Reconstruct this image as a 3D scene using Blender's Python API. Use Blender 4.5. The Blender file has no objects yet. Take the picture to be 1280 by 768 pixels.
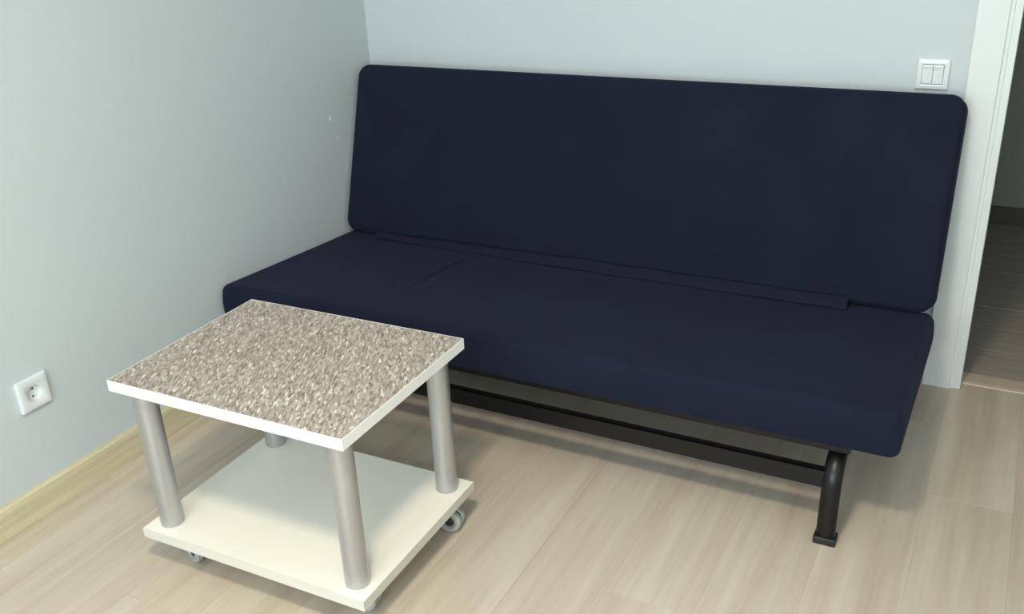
import bpy, bmesh, math, random
from mathutils import Matrix, Vector

random.seed(7)
scene = bpy.context.scene
C = scene.collection

# ------------------------------------------------------------------ camera
cam_d = bpy.data.cameras.new('camera')
cam = bpy.data.objects.new('camera', cam_d)
C.objects.link(cam)
F_PX = 1195.687
cam_d.sensor_width = 36.0
cam_d.lens = F_PX * 36.0 / 1280.0
cam_d.clip_start = 0.02
YAW, PIT, ROL = 0.5022, -0.4185, -0.0472
fw = Vector((-math.sin(YAW) * math.cos(PIT), math.cos(YAW) * math.cos(PIT), math.sin(PIT)))
ri0 = Vector((math.cos(YAW), math.sin(YAW), 0))
up0 = ri0.cross(fw)
ri = ri0 * math.cos(ROL) + up0 * math.sin(ROL)
up = up0 * math.cos(ROL) - ri0 * math.sin(ROL)
M = Matrix(((ri.x, up.x, -fw.x, 2.1206), (ri.y, up.y, -fw.y, -2.8794), (ri.z, up.z, -fw.z, 1.4732), (0, 0, 0, 1)))
cam.matrix_world = M
scene.camera = cam

# ------------------------------------------------------------------ world, window daylight, exposure
world = bpy.data.worlds.new('overcast_sky')
scene.world = world
world.use_nodes = True
wb = world.node_tree.nodes['Background']
wb.inputs['Color'].default_value = (0.78, 0.88, 1.0, 1)
wb.inputs['Strength'].default_value = 1.2

ROOM_X, ROOM_Y, ROOM_Z = 3.1, -4.3, 2.56
WIN = (0.5, 2.7, 0.60, 2.3)            # x0, x1, z0, z1 of the window in the front wall
DAY_W, LAMP_E = 80.0, 158.0

day = bpy.data.lights.new('window_daylight', 'AREA')
day.shape = 'RECTANGLE'
day.size, day.size_y = WIN[1] - WIN[0] - 0.1, WIN[3] - WIN[2] - 0.1
day.energy = DAY_W
day.color = (0.80, 0.925, 1.0)
dayo = bpy.data.objects.new('window_daylight', day)
C.objects.link(dayo)
dayo.location = ((WIN[0] + WIN[1]) / 2, ROOM_Y + 0.01, (WIN[2] + WIN[3]) / 2)
dayo.rotation_euler = (math.radians(90), 0, math.radians(0))   # shines towards +y

vs = scene.view_settings
vs.view_transform = 'Standard'
vs.look = 'None'
vs.gamma = 1.0
vs.use_curve_mapping = False
vs.exposure = -0.04


# ------------------------------------------------------------------ materials
def srgb(r, g, b):
    def f(c):
        c /= 255.0
        return c / 12.92 if c <= 0.04045 else ((c + 0.055) / 1.055) ** 2.4
    return (f(r), f(g), f(b), 1.0)


class NT:
    def __init__(self, name):
        self.m = bpy.data.materials.new(name)
        self.m.use_nodes = True
        self.t = self.m.node_tree
        self.b = self.t.nodes['Principled BSDF']

    def n(self, typ, **kw):
        nd = self.t.nodes.new(typ)
        for k, v in kw.items():
            if k in nd.inputs.keys():
                nd.inputs[k].default_value = v
            else:
                setattr(nd, k, v)
        return nd

    def l(self, a, b):
        self.t.links.new(a, b)

    def ramp(self, fac, stops):
        r = self.n('ShaderNodeValToRGB')
        e = r.color_ramp.elements
        while len(e) < len(stops):
            e.new(0.5)
        for el, (p, c) in zip(e, stops):
            el.position = p
            el.color = c
        self.l(fac, r.inputs[0])
        return r.outputs['Color']

    def coords(self, scale=(1, 1, 1), rot=(0, 0, 0), obj_random=False):
        tc = self.n('ShaderNodeTexCoord')
        mp = self.n('ShaderNodeMapping')
        mp.inputs['Scale'].default_value = scale
        mp.inputs['Rotation'].default_value = rot
        src = tc.outputs['Object']
        if obj_random:
            oi = self.n('ShaderNodeObjectInfo')
            mul = self.n('ShaderNodeVectorMath', operation='SCALE')
            cmb = self.n('ShaderNodeCombineXYZ')
            self.l(oi.outputs['Random'], cmb.inputs[0])
            self.l(oi.outputs['Random'], cmb.inputs[1])
            self.l(cmb.outputs[0], mul.inputs[0])
            mul.inputs['Scale'].default_value = 37.0
            ad = self.n('ShaderNodeVectorMath', operation='ADD')
            self.l(src, ad.inputs[0])
            self.l(mul.outputs[0], ad.inputs[1])
            src = ad.outputs[0]
        self.l(src, mp.inputs['Vector'])
        return mp.outputs['Vector']

    def noise(self, vec, scale, detail=3, rough=0.5):
        nd = self.n('ShaderNodeTexNoise')
        nd.inputs['Scale'].default_value = scale
        nd.inputs['Detail'].default_value = detail
        nd.inputs['Roughness'].default_value = rough
        self.l(vec, nd.inputs['Vector'])
        return nd.outputs['Fac']

    def mix(self, fac, a, b, blend='MIX'):
        m = self.n('ShaderNodeMix', data_type='RGBA', blend_type=blend)
        for sock, v in ((m.inputs[0], fac), (m.inputs[6], a), (m.inputs[7], b)):
            if isinstance(v, (tuple, list, float, int)):
                sock.default_value = v
            else:
                self.l(v, sock)
        return m.outputs[2]

    def bump(self, h, strength, dist=0.001):
        bp = self.n('ShaderNodeBump')
        bp.inputs['Strength'].default_value = strength
        bp.inputs['Distance'].default_value = dist
        self.l(h, bp.inputs['Height'])
        self.l(bp.outputs[0], self.b.inputs['Normal'])

    def set(self, **kw):
        names = dict(color='Base Color', rough='Roughness', metal='Metallic', spec='Specular IOR Level',
                     sheen='Sheen Weight', srough='Sheen Roughness', stint='Sheen Tint', coat='Coat Weight', crough='Coat Roughness',
                     trans='Transmission Weight')
        for k, v in kw.items():
            s = self.b.inputs[names[k]]
            if isinstance(v, (float, int, tuple)):
                s.default_value = v
            else:
                self.l(v, s)
        return self


def plain(name, col, rough=0.5, metal=0.0, var=0.04, scale=20.0, bump=0.0, **kw):
    t = NT(name)
    v = t.coords()
    nz = t.noise(v, scale, 4)
    c2 = tuple(min(1, x * (1 - var)) for x in col[:3]) + (1,)
    c3 = tuple(min(1, x * (1 + var)) for x in col[:3]) + (1,)
    t.set(color=t.ramp(nz, [(0.3, c2), (0.7, c3)]), rough=rough, metal=metal, **kw)
    if bump:
        t.bump(nz, bump)
    return t.m


def wall_mat():
    t = NT('wall_paint')
    v = t.coords()
    big = t.noise(v, 1.6, 3)
    fine = t.noise(v, 160.0, 3, 0.7)
    base = t.ramp(big, [(0.3, (0.545, 0.600, 0.605, 1)), (0.7, (0.560, 0.612, 0.620, 1))])
    sp = t.ramp(fine, [(0.3, (0.96, 0.96, 0.96, 1)), (0.7, (1.0, 1.0, 1.0, 1))])
    t.set(color=t.mix(1.0, base, sp, 'MULTIPLY'), rough=0.75, spec=0.25)
    t.bump(fine, 0.25, 0.0012)
    return t.m


def plank_mat():
    t = NT('pale_oak_laminate')
    band = t.noise(t.coords((9, 0.55, 9), obj_random=True), 1.9, 3, 0.55)
    grain = t.noise(t.coords((70, 2.2, 70), obj_random=True), 1.8, 5, 0.65)
    wv = t.noise(t.coords((26, 1.1, 26), obj_random=True), 1.3, 4, 0.6)
    col = t.ramp(band, [(0.28, srgb(184, 169, 151)), (0.5, srgb(197, 184, 166)), (0.72, srgb(205, 195, 180))])
    g = t.ramp(grain, [(0.32, (0.93, 0.925, 0.92, 1)), (0.6, (1.0, 1.0, 1.0, 1))])
    w2 = t.ramp(wv, [(0.3, (0.93, 0.92, 0.905, 1)), (0.62, (1.02, 1.02, 1.02, 1))])
    col = t.mix(0.75, col, g, 'MULTIPLY')
    col = t.mix(0.8, col, w2, 'MULTIPLY')
    oi = t.n('ShaderNodeObjectInfo')
    tint = t.ramp(oi.outputs['Random'], [(0.0, (0.975, 0.97, 0.965, 1)), (1.0, (1.01, 1.01, 1.01, 1))])
    col = t.mix(1.0, col, tint, 'MULTIPLY')
    rr = t.n('ShaderNodeMapRange')
    rr.inputs['To Min'].default_value = 0.30
    rr.inputs['To Max'].default_value = 0.42
    t.l(grain, rr.inputs['Value'])
    t.set(color=col, rough=rr.outputs[0], spec=0.45)
    t.bump(grain, 0.12, 0.0006)
    return t.m


def board_mat():
    t = NT('oak_skirting')
    band = t.noise(t.coords((16, 0.7, 16)), 2.4, 4, 0.6)
    grain = t.noise(t.coords((90, 3, 90)), 2.0, 4, 0.6)
    col = t.ramp(band, [(0.3, srgb(186, 174, 138)), (0.6, srgb(208, 198, 166)), (0.8, srgb(217, 209, 181))])
    g = t.ramp(grain, [(0.3, (0.9, 0.9, 0.88, 1)), (0.65, (1, 1, 1, 1))])
    t.set(color=t.mix(0.8, col, g, 'MULTIPLY'), rough=0.5, spec=0.3)
    return t.m


def hall_mat():
    t = NT('dark_brown_laminate')
    band = t.noise(t.coords((0.9, 22, 22), obj_random=True), 2.2, 4, 0.6)
    grain = t.noise(t.coords((3, 80, 80), obj_random=True), 2.0, 4, 0.6)
    col = t.ramp(band, [(0.3, srgb(152, 142, 130)), (0.7, srgb(178, 168, 155))])
    g = t.ramp(grain, [(0.3, (0.8, 0.8, 0.8, 1)), (0.65, (1, 1, 1, 1))])
    t.set(color=t.mix(0.8, col, g, 'MULTIPLY'), rough=0.45, spec=0.3)
    return t.m


def fabric_mat():
    t = NT('navy_cotton')
    v = t.coords()
    mott = t.noise(v, 6.0, 4, 0.6)
    weave = t.noise(t.coords((1, 1, 1)), 900.0, 2, 0.6)
    wx = t.n('ShaderNodeTexWave', wave_type='BANDS', bands_direction='X')
    wx.inputs['Scale'].default_value = 130.0
    wx.inputs['Distortion'].default_value = 2.0
    t.l(v, wx.inputs['Vector'])
    wy = t.n('ShaderNodeTexWave', wave_type='BANDS', bands_direction='Y')
    wy.inputs['Scale'].default_value = 130.0
    wy.inputs['Distortion'].default_value = 2.0
    t.l(v, wy.inputs['Vector'])
    mx = t.n('ShaderNodeMath', operation='ADD')
    t.l(wx.outputs['Fac'], mx.inputs[0])
    t.l(wy.outputs['Fac'], mx.inputs[1])
    ad = t.n('ShaderNodeMath', operation='ADD')
    t.l(mx.outputs[0], ad.inputs[0])
    t.l(weave, ad.inputs[1])
    base = t.ramp(mott, [(0.3, (0.0076, 0.0104, 0.0225, 1)), (0.7, (0.0098, 0.0130, 0.0280, 1))])
    fl = t.ramp(weave, [(0.3, (0.75, 0.75, 0.78, 1)), (0.7, (1.15, 1.15, 1.15, 1))])
    t.set(color=t.mix(1.0, base, fl, 'MULTIPLY'), rough=0.85, spec=0.12, sheen=0.05, srough=0.5, stint=(0.5, 0.6, 1.0, 1))
    t.bump(ad.outputs[0], 0.3, 0.0006)
    return t.m


def speckle_mat():
    t = NT('speckled_laminate')
    ANG = math.radians(-27)
    vec = t.coords((1.0, 0.36, 1.0), (0, 0, ANG))
    # rotation is applied after scale in a point mapping, so rotate first with a second node
    tc = t.n('ShaderNodeTexCoord')
    m1 = t.n('ShaderNodeMapping')
    m1.inputs['Rotation'].default_value = (0, 0, ANG)
    t.l(tc.outputs['Object'], m1.inputs['Vector'])
    m2 = t.n('ShaderNodeMapping')
    m2.inputs['Scale'].default_value = (1.0, 0.26, 1.0)
    t.l(m1.outputs[0], m2.inputs['Vector'])
    vec = m2.outputs[0]
    vo = t.n('ShaderNodeTexVoronoi')
    vo.inputs['Scale'].default_value = 290.0
    t.l(vec, vo.inputs['Vector'])
    sep = t.n('ShaderNodeSeparateColor')
    t.l(vo.outputs['Color'], sep.inputs[0])
    col = t.ramp(sep.outputs[0], [(0.0, srgb(116, 105, 96)), (0.12, srgb(138, 127, 117)), (0.45, srgb(160, 149, 138)),
                                  (0.75, srgb(176, 166, 155)), (0.92, srgb(192, 183, 172)), (1.0, srgb(222, 214, 204))])
    nz = t.noise(vec, 420.0, 2)
    g = t.ramp(nz, [(0.3, (0.82, 0.82, 0.82, 1)), (0.7, (1.12, 1.12, 1.12, 1))])
    t.set(color=t.mix(0.8, col, g, 'MULTIPLY'), rough=0.5, spec=0.3)
    return t.m


MAT = {}
MAT['wall'] = wall_mat()
MAT['plank'] = plank_mat()
MAT['board'] = board_mat()
MAT['hall'] = hall_mat()
MAT['fabric'] = fabric_mat()
MAT['speckle'] = speckle_mat()
MAT['subfloor'] = plain('floor_joint', srgb(178, 163, 144), 0.8)
MAT['hall_joint'] = plain('hall_floor_joint', srgb(205, 194, 182), 0.8)
MAT['ceiling'] = plain('ceiling_white', (0.88, 0.88, 0.88, 1), 0.9, scale=3)
MAT['white_wood'] = plain('white_enamel', (0.68, 0.72, 0.70, 1), 0.5, var=0.015, scale=3)
MAT['cream'] = plain('cream_board', (0.83, 0.80, 0.70, 1), 0.45, var=0.01, scale=8, spec=0.4)
MAT['cream_edge'] = plain('cream_edge_band', (0.65, 0.625, 0.545, 1), 0.5, var=0.01, scale=8)
MAT['white_edge'] = plain('white_edge_band', (0.90, 0.885, 0.85, 1), 0.4, var=0.01, scale=8)
MAT['silver'] = plain('satin_silver', (0.50, 0.50, 0.51, 1), 0.38, metal=0.8, var=0.03, scale=60)
MAT['black_steel'] = plain('black_steel', (0.006, 0.0055, 0.0058, 1), 0.33, var=0.1, spec=0.32)
MAT['black_plastic'] = plain('black_plastic', (0.014, 0.012, 0.012, 1), 0.45, var=0.1)
MAT['plastic'] = plain('white_plastic', (0.70, 0.735, 0.735, 1), 0.28, var=0.01, spec=0.5)
MAT['socket_dark'] = plain('socket_contact', srgb(96, 84, 70), 0.5, metal=0.3)
MAT['wheel'] = plain('grey_rubber', (0.36, 0.38, 0.36, 1), 0.4, var=0.03)
MAT['wheel_hub'] = plain('caster_black', (0.03, 0.028, 0.025, 1), 0.4)
MAT['threshold'] = plain('threshold_strip', srgb(196, 178, 158), 0.45)
MAT['hall_wall'] = plain('hall_wall_paint', srgb(154, 158, 150), 0.8, scale=5)
MAT['hall_base'] = plain('hall_skirting', srgb(92, 84, 76), 0.6)
MAT['plaster'] = plain('bare_plaster', (0.80, 0.80, 0.78, 1), 0.8)
MAT['fabric_band'] = plain('navy_band', (0.0120, 0.0120, 0.0255, 1), 0.85, var=0.1, scale=40, spec=0.1)


def glass_mat():
    t = NT('window_glass')
    t.set(color=(0.95, 0.98, 1.0, 1.0), rough=0.02, trans=1.0)
    t.noise(t.coords(), 2.0)
    return t.m


MAT['glass'] = glass_mat()


def lamp_mat():
    t = NT('lit_opal_glass')
    t.set(color=(0.9, 0.88, 0.82, 1), rough=0.4)
    t.b.inputs['Emission Color'].default_value = (1.0, 0.885, 0.70, 1)
    t.b.inputs['Emission Strength'].default_value = LAMP_E
    return t.m


MAT['lamp'] = lamp_mat()


# ------------------------------------------------------------------ mesh helpers
def link(name, me, mat, parent=None, smooth=False):
    o = bpy.data.objects.new(name, me)
    C.objects.link(o)
    if mat is not None and not me.materials:
        me.materials.append(MAT[mat])
    if smooth:
        for p in me.polygons:
            p.use_smooth = True
    if parent is not None:
        o.parent = parent
    return o


def obj(name, bm, mat, parent=None, smooth=False, loc=None, rot=None):
    bmesh.ops.recalc_face_normals(bm, faces=bm.faces)
    me = bpy.data.meshes.new(name)
    bm.to_mesh(me)
    bm.free()
    o = link(name, me, mat, parent, smooth)
    if smooth:
        md = None
        try:
            me.set_sharp_from_angle(angle=math.radians(40))
        except Exception:
            pass
    if loc is not None:
        o.location = loc
    if rot is not None:
        o.rotation_euler = rot
    return o


def tag(o, label=None, cat=None, group=None, kind=None):
    if label:
        o['label'] = label
    if cat:
        o['category'] = cat
    if group:
        o['group'] = group
    if kind:
        o['kind'] = kind
    return o


def thing(name, label, cat, loc=(0, 0, 0), rz=0.0, kind=None):
    o = bpy.data.objects.new(name, None)
    o.empty_display_size = 0.1
    C.objects.link(o)
    o.location = loc
    o.rotation_euler = (0, 0, rz)
    return tag(o, label, cat, None, kind)


def box(bm, x0, x1, y0, y1, z0, z1, bev=0.0, seg=2):
    vs = [bm.verts.new((x, y, z)) for x in (x0, x1) for y in (y0, y1) for z in (z0, z1)]
    fs = [(0, 1, 3, 2), (4, 6, 7, 5), (0, 4, 5, 1), (2, 3, 7, 6), (0, 2, 6, 4), (1, 5, 7, 3)]
    faces = [bm.faces.new([vs[i] for i in f]) for f in fs]
    if bev > 0:
        es = list({e for f in faces for e in f.edges})
        bmesh.ops.recalc_face_normals(bm, faces=faces)
        bmesh.ops.bevel(bm, geom=es, offset=bev, segments=seg, affect='EDGES', profile=0.5)
    return bm


def B(*a, **k):
    return box(bmesh.new(), *a, **k)


def lathe(bm, prof, n=32, axis='z', org=(0, 0, 0), caps=True):
    """prof: list of (radius, height)"""
    rings = []
    for r, h in prof:
        ring = []
        for i in range(n):
            a = 2 * math.pi * i / n
            c, s = r * math.cos(a), r * math.sin(a)
            p = {'z': (c, s, h), 'y': (c, h, s), 'x': (h, c, s)}[axis]
            ring.append(bm.verts.new((p[0] + org[0], p[1] + org[1], p[2] + org[2])))
        rings.append(ring)
    for a, b in zip(rings, rings[1:]):
        for i in range(n):
            j = (i + 1) % n
            bm.faces.new((a[i], a[j], b[j], b[i]))
    if caps:
        bm.faces.new(rings[0][::-1])
        bm.faces.new(rings[-1])
    return bm


def tube(bm, pts, rx, ry=None, n=16, side=Vector((1, 0, 0))):
    """sweep an ellipse (rx along 'side', ry along the in-plane normal) along pts"""
    ry = ry or rx
    pts = [Vector(p) for p in pts]
    rings = []
    for i, p in enumerate(pts):
        d = (pts[min(i + 1, len(pts) - 1)] - pts[max(i - 1, 0)]).normalized()
        nn = d.cross(side).normalized()
        ring = []
        for k in range(n):
            a = 2 * math.pi * k / n
            ring.append(bm.verts.new(p + side * (rx * math.cos(a)) + nn * (ry * math.sin(a))))
        rings.append(ring)
    for a, b in zip(rings, rings[1:]):
        for k in range(n):
            j = (k + 1) % n
            bm.faces.new((a[k], a[j], b[j], b[k]))
    bm.faces.new(rings[0][::-1])
    bm.faces.new(rings[-1])
    return bm


# ------------------------------------------------------------------ floor: planks run towards the back wall
floor = obj('floor', B(0, ROOM_X, ROOM_Y, 0.12, -0.06, -0.0009), 'subfloor')
tag(floor, 'pale grey-beige oak laminate floor of long planks', 'floor', kind='structure')
PW, PL = 0.2, 1.292
JOINT = {5: -0.60, 6: -0.45, 7: -1.293, 8: -0.70, 9: -0.25, 10: -0.615, 11: -1.2}
row_meshes = {}


def plank_mesh(w, l, name, key):
    if key not in row_meshes:
        bm = B(0, w, 0, l, -0.0008, 0.0)
        bm2 = [e for e in bm.edges if all(abs(v.co.z) < 1e-6 for v in e.verts)]
        bmesh.ops.bevel(bm, geom=bm2, offset=0.0003, segments=1, affect='EDGES')
        bmesh.ops.recalc_face_normals(bm, faces=bm.faces)
        me = bpy.data.meshes.new(name)
        bm.to_mesh(me)
        bm.free()
        me.materials.append(MAT['plank'])
        row_meshes[key] = me
    return row_meshes[key]


GAP = 0.0003
x_first = 1.455 - 8 * PW
r = 0
while x_first + r * PW < ROOM_X:
    xa, xb = max(0.0, x_first + r * PW), min(ROOM_X, x_first + (r + 1) * PW)
    j0 = JOINT.get(r - 1, -0.15 - ((r * 0.4177) % 1.0) * PL)
    ys = [0.0365 if xb > 2.06 and xa < 2.9 else 0.0]
    y = j0
    while y + PL < -0.02:
        y += PL
    while y > ROOM_Y:
        if y < -0.01:
            ys.append(y)
        y -= PL
    ys.append(ROOM_Y)
    for y1, y0 in zip(ys, ys[1:]):
        w, l = round(xb - xa - GAP, 4), round(y1 - y0 - GAP, 4)
        if l < 0.01 or w < 0.01:
            continue
        o = link('plank', plank_mesh(w, l, 'plank', (w, l)), None, floor)
        o.location = (xa + GAP / 2, y0 + GAP / 2, 0)
    r += 1

# ------------------------------------------------------------------ walls and ceiling
DX0, DX1, DH, WT = 2.0585, 2.905, 2.06, 0.12       # doorway in the back wall (rough opening), wall thickness
wl = obj('wall_left', B(-0.12, 0, ROOM_Y, 0.12, 0, ROOM_Z), 'wall')
tag(wl, 'plain light grey painted wall on the left with a socket', 'wall', kind='structure')
bm = B(0, DX0, 0, WT, 0, ROOM_Z)
box(bm, DX1, ROOM_X, 0, WT, 0, ROOM_Z)
box(bm, DX0, DX1, 0, WT, DH, ROOM_Z)
wbk = obj('wall_back', bm, 'wall')
tag(wbk, 'plain pale blue-grey painted wall behind the sofa', 'wall', kind='structure')
wr = obj('wall_right', B(ROOM_X, ROOM_X + 0.12, ROOM_Y, 0.12, 0, ROOM_Z), 'wall')
tag(wr, 'plain painted side wall beyond the doorway', 'wall', kind='structure')
bm = B(-0.12, WIN[0], ROOM_Y - 0.2, ROOM_Y, 0, ROOM_Z)
box(bm, WIN[1], ROOM_X + 0.12, ROOM_Y - 0.2, ROOM_Y, 0, ROOM_Z)
box(bm, WIN[0], WIN[1], ROOM_Y - 0.2, ROOM_Y, 0, WIN[2])
box(bm, WIN[0], WIN[1], ROOM_Y - 0.2, ROOM_Y, WIN[3], ROOM_Z)
wf = obj('wall_front', bm, 'wall')
tag(wf, 'painted window wall opposite the sofa', 'wall', kind='structure')
ce = obj('ceiling', B(-0.12, ROOM_X + 0.12, ROOM_Y - 0.2, 0.12, ROOM_Z, ROOM_Z + 0.1), 'ceiling')
tag(ce, 'flat white ceiling of the room', 'ceiling', kind='structure')

# small chips in the left wall's paint beside the backrest
for (cy_, cz_, s_) in ((-0.263, 0.749, 0.0055), (-0.235, 0.675, 0.003)):
    bm = bmesh.new()
    bmesh.ops.create_icosphere(bm, subdivisions=2, radius=1.0)
    for v in bm.verts:
        k = 1 + 0.25 * math.sin(3 * v.co.y + 5 * v.co.z)
        v.co = Vector((v.co.x * 0.0012, v.co.y * s_ * k, v.co.z * s_ * 1.7 * k))
    obj('paint_chip', bm, 'plaster', wl, True, (0.0002, cy_, cz_))

# skirting boards
bm = bmesh.new()
prof = [(0, 0), (0.016, 0), (0.016, 0.072), (0.0135, 0.083), (0.009, 0.0885), (0, 0.0895)]


def extrude_profile(bm, prof, a, b, fn):
    A = [bm.verts.new(fn(p, a)) for p in prof]
    Bv = [bm.verts.new(fn(p, b)) for p in prof]
    n = len(prof)
    for i in range(n):
        j = (i + 1) % n
        bm.faces.new((A[i], A[j], Bv[j], Bv[i]))
    bm.faces.new(A[::-1])
    bm.faces.new(Bv)
    return bm


bl = obj('baseboard_left', extrude_profile(bm, prof, ROOM_Y, 0.0, lambda p, t: (p[0], t, p[1])), 'board')
tag(bl, 'pale oak skirting board along the left wall', 'baseboard', kind='structure')
bb = obj('baseboard_back', extrude_profile(bmesh.new(), prof, 0.0165, 1.975, lambda p, t: (t, -p[0], p[1])), 'board')
tag(bb, 'pale oak skirting board behind the sofa', 'baseboard', kind='structure')
bb = obj('baseboard_right', extrude_profile(bmesh.new(), prof, ROOM_Y, 0.0, lambda p, t: (ROOM_X - p[0], t, p[1])), 'board')
tag(bb, 'pale oak skirting board along the right wall', 'baseboard', kind='structure')

# ------------------------------------------------------------------ doorway: casing, jamb, threshold, hall
CX0, CW = 1.977, 0.078


def casing_profile(name, x0, sgn, label):
    # wide flat board whose inner edge steps down
    bm = bmesh.new()
    pr = [(0, 0), (0, -0.011), (0.002, -0.013), (CW - 0.002, -0.013), (CW, -0.0115), (CW, -0.008),
          (CW + 0.001, -0.007), (CW + 0.0095, -0.007), (CW + 0.0105, -0.006), (CW + 0.0105, 0)]
    extrude_profile(bm, pr, 0.0, DH + 0.06, lambda p, t: (x0 + sgn * p[0], p[1], t))
    o = obj(name, bm, 'white_wood')
    return tag(o, label, 'door trim', kind='structure')


casing_profile('trim_1', CX0, 1, 'white door casing right beside the sofa backrest')
casing_profile('trim_2', DX1 + 0.062, -1, 'white door casing on the far side of the doorway')
bm = B(CX0 + 0.001, DX1 + 0.061, -0.0125, 0, DH + 0.0605, DH + 0.14)
tag(obj('trim_3', bm, 'white_wood'), 'white head casing above the doorway', 'door trim', kind='structure')
dj = thing('door_1', 'open doorway with white jamb leading to the dark hall', 'doorway', (0, 0, 0), kind='structure')
obj('jamb', B(DX0 + 0.001, 2.0845, -0.004, WT + 0.002, 0, DH - 0.026, 0.0012, 1), 'white_wood', dj)
obj('jamb', B(DX1 - 0.026, DX1 - 0.001, -0.004, WT + 0.002, 0, DH - 0.026, 0.0012, 1), 'white_wood', dj)
obj('head_jamb', B(DX0 + 0.001, DX1 - 0.001, -0.004, WT + 0.002, DH - 0.0255, DH - 0.001, 0.0012, 1), 'white_wood', dj)
bm = bmesh.new()
pr = [(0.036, 0.0), (0.0375, 0.003), (0.05, 0.0052), (0.105, 0.0052), (0.1185, 0.003), (0.12, 0.0)]
extrude_profile(bm, pr, 2.085, DX1 - 0.0265, lambda p, t: (t, p[0], p[1]))
th = obj('threshold_strip', bm, 'threshold')
tag(th, 'tan threshold strip across the doorway floor', 'threshold', kind='structure')

HX0, HX1, HY = 1.2, 3.9, 1.66
hf = obj('floor_hall', B(HX0, HX1, 0.12, HY, -0.06, -0.0025), 'hall_joint')
tag(hf, 'dark brown laminate floor of the hall beyond the doorway', 'floor', kind='structure')
hp = {}
ye = [0.1205, 0.128, 0.31, 0.492, 0.676, 0.86, 1.044, 1.228, 1.412, 1.596, HY]
for i, (ya, yb) in enumerate(zip(ye, ye[1:])):
    xs = [HX0] + sorted([HX0 + 0.3 + ((i * 0.47) % 1.0) * 1.2, HX0 + 1.55 + ((i * 0.47) % 1.0) * 1.1]) + [HX1]
    for xa, xb in zip(xs, xs[1:]):
        w, l = round(xb - xa - 0.002, 4), round(yb - ya - 0.0045, 4)
        if l < 0.003:
            continue
        bm = B(0, w, 0, l, -0.002, 0.0)
        o = obj('plank', bm, 'hall', hf)
        o.location = (xa + 0.001, ya + 0.002, 0)
hw = obj('wall_hall', B(HX0, HX1, HY, HY + 0.1, 0, ROOM_Z), 'hall_wall')
tag(hw, 'dim grey-brown hall wall seen through the doorway', 'wall', kind='structure')
hb = obj('baseboard_hall', B(HX0, HX1, HY - 0.016, HY, 0, 0.075, 0.003, 1), 'hall_base')
tag(hb, 'dark skirting board of the hall wall', 'baseboard', kind='structure')
o = obj('wall_hall_left', B(HX0 - 0.1, HX0, 0.12, HY + 0.1, 0, ROOM_Z), 'hall_wall')
tag(o, 'left end wall of the dim hall', 'wall', kind='structure')
o = obj('wall_hall_right', B(HX1, HX1 + 0.1, 0.12, HY + 0.1, 0, ROOM_Z), 'hall_wall')
tag(o, 'right end wall of the dim hall', 'wall', kind='structure')
o = obj('wall_hall_front', B(ROOM_X + 0.12, HX1, 0.02, 0.12, 0, ROOM_Z), 'hall_wall')
tag(o, 'short return wall of the dim hall', 'wall', kind='structure')
o = obj('ceiling_hall', B(HX0 - 0.1, HX1 + 0.1, 0.12, HY + 0.1, ROOM_Z, ROOM_Z + 0.1), 'ceiling')
tag(o, 'white ceiling of the dim hall', 'ceiling', kind='structure')

# ------------------------------------------------------------------ window behind the photographer
wn = thing('window_1', 'white two-pane window opposite the sofa', 'window', ((WIN[0] + WIN[1]) / 2, ROOM_Y, WIN[2]), kind='structure')
hw_, hh_ = (WIN[1] - WIN[0]) / 2, WIN[3] - WIN[2]
bm = bmesh.new()
for (a, b, c, d) in ((-hw_, -hw_ + 0.06, 0, hh_), (hw_ - 0.06, hw_, 0, hh_), (-hw_ + 0.06, hw_ - 0.06, 0, 0.06), (-hw_ + 0.06, hw_ - 0.06, hh_ - 0.06, hh_)):
    box(bm, a, b, -0.10, -0.04, c, d)
obj('window_frame', bm, 'white_wood', wn)
obj('mullion', B(-0.04, 0.04, -0.10, -0.04, 0.06, hh_ - 0.06, 0.004, 1), 'white_wood', wn)
for sgn in (-1, 1):
    a, b = sorted((sgn * 0.04, sgn * (hw_ - 0.06)))
    obj('pane', B(a, b, -0.075, -0.067, 0.06, hh_ - 0.06), 'glass', wn)
obj('window_sill', B(-hw_ - 0.04, hw_ + 0.04, -0.04, 0.14, -0.03, -0.001, 0.006, 2), 'white_wood', wn)

# ------------------------------------------------------------------ ceiling lamp
LX, LY = 1.64, -2.55
lamp = thing('ceiling_lamp', 'round opal glass ceiling lamp, lit, above the room', 'lamp', (LX, LY, ROOM_Z))
obj('lamp_base', lathe(bmesh.new(), [(0.175, 0.0), (0.178, -0.006), (0.178, -0.030), (0.172, -0.036)], 40), 'white_wood', lamp, True)
pr = [(0.165, -0.036)]
for i in range(1, 9):
    a = math.radians(90 * i / 8)
    pr.append((0.165 * math.cos(a) + 0.0005, -0.036 - 0.035 * math.sin(a)))
obj('lamp_shade', lathe(bmesh.new(), pr, 40), 'lamp', lamp, True)

# ------------------------------------------------------------------ sofa bed
sofa = thing('sofa_bed', 'navy blue fabric sofa bed on black steel frame with no arms', 'sofa', (1.0017, -0.55, 0))
SO = Vector((1.0017, -0.55, 0))


def gridlines(half, r, R, step):
    e = sorted({0, 0.04 * r, 0.15 * r, 0.3 * r, 0.5 * r, 0.75 * r, r} | {R * k / 8 for k in range(1, 9)})
    e = [v for i, v in enumerate(e) if i == 0 or v - e[i - 1] > 0.0006]
    last = e[-1]
    n = max(2, int((half - last) / step))
    e += [last + (half - last) * k / n for k in range(1, n + 1)]
    neg = [-half + v for v in e]
    return neg + [-v for v in neg[-2::-1]]


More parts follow.
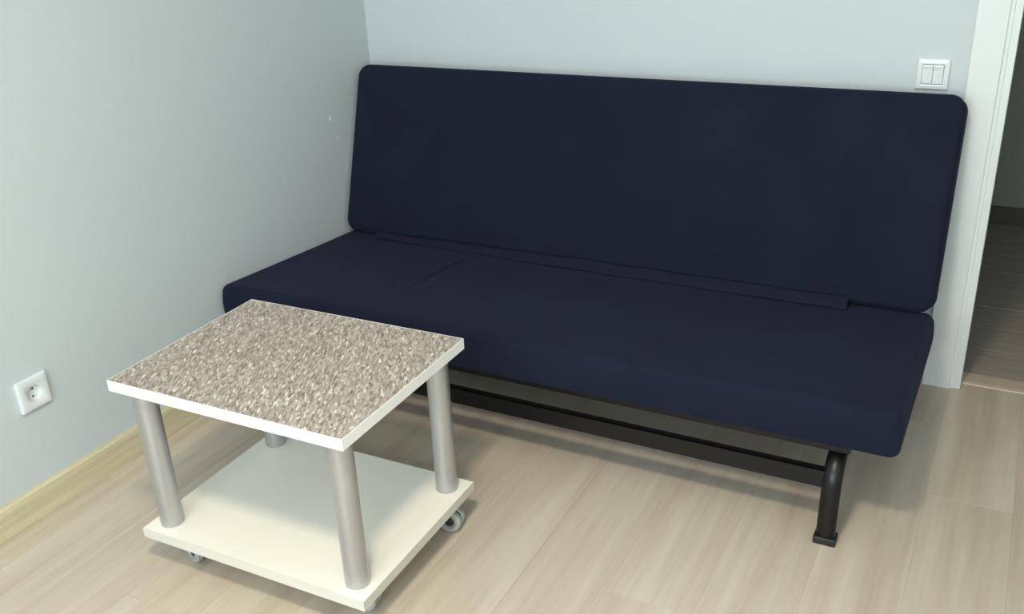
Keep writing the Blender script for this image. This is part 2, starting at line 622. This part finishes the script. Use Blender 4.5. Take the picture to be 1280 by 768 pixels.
def pad(a, b, T, R, r, step, disp_top, disp_side=None, fine=(), r_bot=None):
    """soft slab: local x in [-a,a], u in [-b,b] (face axes), thickness T along t; returns verts (x,u,t), faces"""
    gx, gu = gridlines(a, r, R, step), gridlines(b, r, R, step)
    for lo, hi in fine:                       # extra columns where the cloth creases
        gx = [g for g in gx if g < lo or g > hi] + [lo + (hi - lo) * k / 24 for k in range(25)]
    gx = sorted(gx)
    verts, faces = [], []
    idx = {}

    def mapped(x, u):
        dx, du = abs(x) - (a - R), abs(u) - (b - R)
        if dx > 0 and du > 0:
            m, h = max(dx, du), math.hypot(dx, du)
            dx, du = dx * m / h, du * m / h
            return math.copysign(a - R + dx, x), math.copysign(b - R + du, u)
        return x, u

    for s in (1, -1):
        for i, x in enumerate(gx):
            for j, u in enumerate(gu):
                e = max(0.0, min(a - abs(x), b - abs(u)))
                q = r if s > 0 else (r_bot or r)
                t = T / 2 - q + (math.sqrt(max(0, q * q - (q - e) ** 2)) if e < q else q)
                xx, uu = mapped(x, u)
                if s > 0:
                    t += disp_top(xx, uu) * min(1, e / r)
                idx[(s, i, j)] = len(verts)
                verts.append((xx, uu, s * t))
    nx, nu = len(gx), len(gu)
    for i in range(nx - 1):
        for j in range(nu - 1):
            q = [idx[(1, i, j)], idx[(1, i + 1, j)], idx[(1, i + 1, j + 1)], idx[(1, i, j + 1)]]
            faces.append(q)
            q = [idx[(-1, i, j)], idx[(-1, i, j + 1)], idx[(-1, i + 1, j + 1)], idx[(-1, i + 1, j)]]
            faces.append(q)
    loop = [(i, 0) for i in range(nx)] + [(nx - 1, j) for j in range(1, nu)] + [(i, nu - 1) for i in range(nx - 2, -1, -1)] + [(0, j) for j in range(nu - 2, 0, -1)]
    NS = 4
    flat = T - r - (r_bot or r)
    rings = [[idx[(1, i, j)] for i, j in loop]]
    for k in range(1, NS):
        ring = []
        for i, j in loop:
            v1 = verts[idx[(1, i, j)]]
            f = k / NS
            x, u, t = v1[0], v1[1], v1[2] - flat * f
            bul = 0.0025 * math.sin(math.pi * f)
            dx, du = 0.0, 0.0
            if disp_side:
                dx, du = disp_side(x, u, f)
            nxm = (1 if x > a - 0.01 else -1 if x < -a + 0.01 else 0)
            num = (1 if u > b - 0.01 else -1 if u < -b + 0.01 else 0)
            ring.append(len(verts))
            verts.append((x + nxm * bul + dx, u + num * (bul + du), t))
        rings.append(ring)
    rings.append([idx[(-1, i, j)] for i, j in loop])
    n = len(loop)
    for A, Bq in zip(rings, rings[1:]):
        for k in range(n):
            j = (k + 1) % n
            faces.append([A[k], Bq[k], Bq[j], A[j]])
    return verts, faces


def place_pad(name, vf, org, uax, tax, mat, parent):
    """org: world point of pad centre; axes in the (y,z) plane"""
    verts, faces = vf
    me = bpy.data.meshes.new(name)
    pts = []
    for x, u, t in verts:
        w = Vector((x, 0, 0)) + uax * u + tax * t + org - SO
        pts.append(w)
    me.from_pydata(pts, [], faces)
    me.update()
    bm = bmesh.new()
    bm.from_mesh(me)
    bmesh.ops.recalc_face_normals(bm, faces=bm.faces)
    bm.to_mesh(me)
    bm.free()
    return link(name, me, mat, parent, True)


def ridge(x, u, p, q, w, h):
    """soft crease ridge from p to q"""
    d = (q[0] - p[0], q[1] - p[1])
    L2 = d[0] ** 2 + d[1] ** 2
    s = ((x - p[0]) * d[0] + (u - p[1]) * d[1]) / L2
    s = min(1, max(0, s))
    dist = math.hypot(x - p[0] - s * d[0], u - p[1] - s * d[1])
    fade = math.sin(math.pi * min(1, max(0, s))) ** 0.5 if 0 < s < 1 else 0
    return h * fade * math.exp(-(dist / w) ** 2)


# seat: u runs from the back (-) to the front (+)
S_LEN, S_T = 0.696, 0.116
sd = Vector((0, -0.998, 0.0633)).normalized()
sn = Vector((0, 0.0633, 0.998)).normalized()
s_back = Vector((1.0017, -0.213, 0.3322))
s_c = s_back + sd * (S_LEN / 2) - sn * (S_T / 2)


def seat_disp(x, u):
    d = 0.0025 * math.sin(2.1 * x + 0.6) * math.sin(4.0 * u + 1.0) + 0.0012 * math.sin(9 * x + 3 * u)
    d += ridge(x, u, (-0.452, 0.15), (-0.438, -0.215), 0.0065, 0.006)
    d += ridge(x, u, (-0.405, 0.17), (-0.400, -0.12), 0.016, 0.0025)
    d += ridge(x, u, (0.1, 0.20), (0.7, 0.16), 0.05, -0.003)
    d -= 0.006 * math.exp(-((x - 0.2) / 0.5) ** 2 - ((u - 0.05) / 0.2) ** 2)
    return d


def seat_side(x, u, f):
    du = 0.0
    if u > 0:
        for x0 in (0.080, 0.104):
            du += 0.0035 * math.exp(-((x - x0) / 0.006) ** 2) * math.sin(math.pi * f)
        du += 0.0012 * math.sin(7 * x) + 0.0008 * math.sin(23 * x + 1)
    return 0.0, du


seat = place_pad('seat_cushion', pad(0.9965, S_LEN / 2, S_T, 0.026, 0.032, 0.012, seat_disp, seat_side, ((-0.475, -0.365), (0.055, 0.13)), 0.017), s_c, sd, sn, 'fabric', sofa)

# backrest: u runs from the bottom (-) to the top (+), t towards the front
B_T = 0.088
bt, bbm = Vector((1.0017, -0.0915, 0.9085)), Vector((1.0017, -0.2725, 0.3455))
bu = (bt - bbm)
B_LEN = bu.length
bu.normalize()
bn = Vector((0, -bu.z, bu.y))
b_c = (bt + bbm) / 2 - bn * (B_T / 2)


def back_disp(x, u):
    d = 0.0015 * math.sin(1.7 * x) * math.sin(5 * u + 0.5) + 0.0008 * math.sin(11 * u + 2 * x)
    d += 0.004 * math.cos(math.pi * x / 2 / 0.99) * math.cos(math.pi * u / B_LEN)
    return d


back = place_pad('backrest', pad(0.99, B_LEN / 2, B_T, 0.045, 0.020, 0.016, back_disp), b_c, bu, bn, 'fabric', sofa)

# fabric strip along the fold between seat and backrest
def seat_z(y):
    return s_back.z + (s_back.y - y) * 0.0633 / 0.998


bm = bmesh.new()
N = 70
top, mid, bot, top2, bot2 = [], [], [], [], []
x0f, x1f = 0.16, 1.772
for i in range(N + 1):
    f = i / N
    x = x0f + (x1f - x0f) * f
    k = min(1.0, 0.25 + f * 1.6)
    wob = 0.0012 * math.sin(17 * f * 3.1) + 0.0008 * math.sin(41 * f)
    yb_ = -0.2925 - 0.020 * k + wob
    zb_ = seat_z(yb_) + 0.0025
    yt_ = -0.2765 - 0.006 * k
    zt_ = 0.352 + 0.013 * k + wob
    top.append(bm.verts.new(Vector((x, yt_, zt_)) - SO))
    mid.append(bm.verts.new(Vector((x, (yt_ + yb_) / 2 - 0.004, (zt_ + zb_) / 2)) - SO))
    bot.append(bm.verts.new(Vector((x, yb_, zb_)) - SO))
    bot2.append(bm.verts.new(Vector((x, yb_ + 0.003, zb_ - 0.0022)) - SO))
    top2.append(bm.verts.new(Vector((x, yt_ + 0.004, zt_ - 0.002)) - SO))
rows = [top2, top, mid, bot, bot2]
for A, Bq in zip(rows, rows[1:]):
    for i in range(N):
        bm.faces.new((A[i], A[i + 1], Bq[i + 1], Bq[i]))
for i in range(N):
    bm.faces.new((bot2[i], bot2[i + 1], top2[i + 1], top2[i]))
for e in (0, N):
    bm.faces.new([rw[e] for rw in rows])
tag(obj('fold_strip', bm, 'fabric_band', sofa, True), 'narrow navy fabric strip tucked along the fold')


def sbox(name, x0, x1, y0, y1, z0, z1, bev=0.002, mat='black_steel'):
    return obj(name, B(x0 - SO.x, x1 - SO.x, y0 - SO.y, y1 - SO.y, z0, z1, bev, 1), mat, sofa)


# steel frame under the seat
sbox('front_rail', 0.10, 1.893, -0.886, -0.852, 0.2345, 0.2625)
sbox('rear_rail', 0.10, 1.925, -0.26, -0.23, 0.190, 0.216)
for x in (0.115, 1.88):
    bm = bmesh.new()
    tube(bm, [Vector((x, -0.852, 0.2465)) - SO, Vector((x, -0.24, 0.2075)) - SO], 0.013, 0.011, 10)
    obj('side_rail', bm, 'black_steel', sofa, True)
for x in (0.35, 1.65):
    bm = bmesh.new()
    tube(bm, [Vector((x, -0.235, 0.205)) - SO, Vector((x, -0.15, 0.26)) - SO, Vector((x, -0.125, 0.36)) - SO, Vector((x, -0.055, 0.62)) - SO], 0.012, 0.010, 10)
    obj('back_support', bm, 'black_steel', sofa, True)

# front crossbar: a channel, open on top, rear flange a little higher
bm = bmesh.new()
pr = [(-0.899, 0.139), (-0.880, 0.139), (-0.880, 0.1865), (-0.883, 0.1865), (-0.883, 0.142), (-0.896, 0.142), (-0.896, 0.1835), (-0.899, 0.1835)]
extrude_profile(bm, pr, 0.158, 1.846, lambda p, t: Vector((t, p[0], p[1])) - SO)
obj('crossbar', bm, 'black_steel', sofa)
sbox('rear_crossbar', 0.158, 1.846, -0.30, -0.275, 0.139, 0.178)

# bent legs: one bow of tube at each end, feet at the front and the back
for x in (0.1425, 1.8625):
    pts = [(x, -0.912, 0.012), (x, -0.910, 0.06), (x, -0.907, 0.10), (x, -0.903, 0.135)]
    cyc, czc, rad = -0.823, 0.135, 0.08
    for k in range(1, 9):
        a = math.radians(180 - 90 * k / 8)
        pts.append((x, cyc + rad * math.cos(a), czc + rad * math.sin(a)))
    for k in range(1, 9):
        pts.append((x, cyc + (-0.36 - cyc) * k / 8, czc + rad - 0.024 * k / 8))
    z1 = czc + rad - 0.024
    for k in range(1, 9):
        a = math.radians(90 - 90 * k / 8)
        pts.append((x, -0.36 + rad * math.cos(a), z1 - rad + rad * math.sin(a)))
    pts.append((x, -0.272, 0.06))
    pts.append((x, -0.268, 0.012))
    bm = bmesh.new()
    tube(bm, [Vector(p) - SO for p in pts], 0.0225, 0.0145, 18)
    leg = obj('leg', bm, 'black_steel', sofa, True)
    for yy in (-0.912, -0.268):
        obj('foot', B(x - 0.026 - SO.x, x + 0.026 - SO.x, yy - 0.019 - SO.y, yy + 0.019 - SO.y, 0.0, 0.020, 0.003, 2), 'black_plastic', leg)

# ------------------------------------------------------------------ coffee table on casters
TBL = (0.7388, -1.4204, 0)
table = thing('coffee_table', 'low rolling table with speckled grey top, cream lower shelf and silver legs', 'table', TBL, 0.0165)
TW, TD = 0.6356 / 2, 0.4787 / 2
TZ, TT, SZ, ST = 0.5058, 0.026, 0.1077, 0.0245
E_ = 0.0016
tt = obj('tabletop', B(-TW + E_, TW - E_, -TD + E_, TD - E_, TZ - TT, TZ), 'speckle', table)
tag(tt, 'speckled grey-beige laminate tabletop')


def ring_band(x, y, z0, z1, th, bev):
    bm = bmesh.new()
    for (s0, s1, s2, s3) in ((-x, x, -y, -y + th), (-x, x, y - th, y), (-x, -x + th, -y + th, y - th), (x - th, x, -y + th, y - th)):
        box(bm, s0, s1, s2, s3, z0, z1)
    return bm


eb = obj('edge_band', ring_band(TW, TD, TZ - TT - 0.0001, TZ + 0.0002, E_ - 0.0001, 0), 'white_edge', tt)
tag(eb, 'white edge band of the tabletop')
sh = obj('shelf', B(-TW + E_, TW - E_, -TD + E_, TD - E_, SZ - ST, SZ), 'cream', table)
tag(sh, 'cream white lower shelf')
obj('edge_band', ring_band(TW, TD, SZ - ST - 0.0001, SZ + 0.0001, E_ - 0.0001, 0), 'cream_edge', sh)
for sx in (-1, 1):
    for sy in (-1, 1):
        bm = lathe(bmesh.new(), [(0.0245, SZ + 0.0001), (0.027, SZ + 0.001), (0.027, TZ - TT - 0.001), (0.0245, TZ - TT - 0.0001)], 40)
        for v in bm.verts:
            v.co.x += sx * 0.269
            v.co.y += sy * 0.1905
        lg = obj('leg', bm, 'silver', table, True)


def caster(lx, ly, rz):
    """twin-wheel caster: hood, stem, plate, two wheels with dark hubs"""
    zt = SZ - ST - 0.0002
    R_ = 0.030
    hood = bmesh.new()
    # hood: quarter-round cover over the upper half of the wheels
    n = 14
    outer, inner = [], []
    for k in range(n + 1):
        a = math.radians(-15 + 210 * k / n)
        outer.append(((R_ - 0.003) * math.cos(a), R_ + (R_ - 0.003) * math.sin(a)))
    A = [hood.verts.new((p[0], -0.0025, p[1])) for p in outer]
    D = [hood.verts.new((p[0], 0.0025, p[1])) for p in outer]
    hood.faces.new(A)
    hood.faces.new(D[::-1])
    for k in range(n + 1):
        j = (k + 1) % (n + 1)
        hood.faces.new((A[k], D[k], D[j], A[j]))
    lathe(hood, [(0.013, 2 * R_ - 0.004), (0.013, zt - 0.004)], 20)
    cs = obj('caster', hood, 'wheel_hub', table, True, (lx, ly, 0), (0, 0, rz))
    obj('mounting_plate', B(-0.022, 0.022, -0.022, 0.022, zt - 0.0035, zt, 0.001, 1), 'silver', cs)
    for s in (-1, 1):
        bm = bmesh.new()
        y0, y1 = 0.003, 0.021
        prof = [(0.012, y0), (R_ - 0.003, y0), (R_, y0 + 0.003), (R_, y1 - 0.004), (R_ - 0.004, y1), (R_ - 0.012, y1), (R_ - 0.0145, y1 - 0.005), (0.012, y1 - 0.006)]
        lathe(bm, [(a_, s * b_) for a_, b_ in prof], 32, 'y', (0, 0, R_))
        obj('wheel', bm, 'wheel', cs, True)
        bm = bmesh.new()
        lathe(bm, [(0.0125, s * (y1 - 0.0059)), (0.0125, s * (y1 - 0.003)), (0.011, s * (y1 - 0.0015)), (0.004, s * (y1 - 0.001))], 24, 'y', (0, 0, R_))
        obj('hub_cap', bm, 'wheel_hub', cs, True)


caster(TW - 0.035, TD - 0.062, math.radians(10))
caster(TW - 0.066, -TD + 0.092, math.radians(8))
caster(-TW + 0.095, -TD + 0.068, math.radians(-18))
caster(-TW + 0.065, TD - 0.055, math.radians(15))


# ------------------------------------------------------------------ wall socket and light switch
def square_ring(bm, half, circ, z0, z1, n=48, rc=0.004):
    """square plate (half size) with a round hole (radius circ), front at z1"""
    def sq(a, h):
        c, s = math.cos(a), math.sin(a)
        m = max(abs(c), abs(s))
        return h * c / m, h * s / m
    levels = [('q', half, z0), ('q', half, z1 - 0.0035), ('q', half - 0.0015, z1 - 0.001), ('q', half - 0.005, z1), ('c', circ + 0.0015, z1), ('c', circ, z1 - 0.0012), ('c', circ, z0)]
    rings = []
    for t, h, z in levels:
        ring = []
        for i in range(n):
            a = 2 * math.pi * (i + 0.0) / n
            x, y = sq(a, h) if t == 'q' else (h * math.cos(a), h * math.sin(a))
            ring.append(bm.verts.new((x, y, z)))
        rings.append(ring)
    rings.append(rings[0])
    for A, D in zip(rings, rings[1:]):
        for i in range(n):
            j = (i + 1) % n
            bm.faces.new((A[i], A[j], D[j], D[i]))
    return bm


# local frame: x along the wall, y up, z out of the wall
def wall_thing(name, label, cat, loc, normal):
    o = thing(name, label, cat, loc)
    if normal == 'x':      # wall at x = 0 facing +x
        o.rotation_euler = (math.radians(90), 0, math.radians(90))
    else:                  # wall at y = 0 facing -y
        o.rotation_euler = (math.radians(90), 0, 0)
    return o


so = wall_thing('wall_socket', 'square white power socket low on the left wall', 'socket', (0.0003, -1.5776, 0.338), 'x')
obj('frame', square_ring(bmesh.new(), 0.0424, 0.0205, 0, 0.0125), 'plastic', so, True)
bm = bmesh.new()
lathe(bm, [(0.0203, 0.0118), (0.0195, 0.0035), (0.0185, 0.003), (0.001, 0.003), (0.001, 0.0005), (0.0203, 0.0005)], 40, 'z', caps=False)
well = obj('socket_well', bm, 'plastic', so, True)
for s in (-1, 1):
    bm = bmesh.new()
    lathe(bm, [(0.0030, 0.0031), (0.0030, 0.0038), (0.0022, 0.0040)], 18, 'z', (0.0016 * s, 0.0098 * s, 0))
    obj('contact_hole', bm, 'socket_dark', well, True)

sw = wall_thing('light_switch', 'white double rocker light switch above the right end of the backrest', 'switch', (1.8897, -0.0003, 0.9412), 'y')
bm = bmesh.new()
h = 0.0424
w_ = 0.0265


def rect_ring(bm, levels):
    rings = []
    for (hx, hy, z) in levels:
        rings.append([bm.verts.new(p) for p in ((-hx, -hy, z), (hx, -hy, z), (hx, hy, z), (-hx, hy, z))])
    rings.append(rings[0])
    for A, D in zip(rings, rings[1:]):
        for i in range(4):
            j = (i + 1) % 4
            bm.faces.new((A[i], A[j], D[j], D[i]))
    return bm


rect_ring(bm, [(h, h, 0), (h, h, 0.004), (h - 0.003, h - 0.003, 0.0085), (w_ + 0.004, w_ + 0.004, 0.0105), (w_ + 0.001, w_ + 0.001, 0.0095), (w_ + 0.001, w_ + 0.001, 0)])
obj('frame', bm, 'plastic', sw)
for s in (-1, 1):
    bm = bmesh.new()
    xa, xb = sorted((s * 0.0006, s * w_))
    pr = [(-w_, 0.001), (-w_, 0.0085), (-w_ + 0.002, 0.0105), (-0.004, 0.0112), (0.012, 0.0128), (w_ - 0.004, 0.0155), (w_ - 0.0015, 0.015), (w_, 0.0125), (w_, 0.001)]
    extrude_profile(bm, pr, xa, xb, lambda p, t: (t, p[0], p[1]))
    es = [e for e in bm.edges if abs(e.verts[0].co.x - e.verts[1].co.x) < 1e-6]
    bmesh.ops.recalc_face_normals(bm, faces=bm.faces)
    obj('rocker', bm, 'plastic', sw)
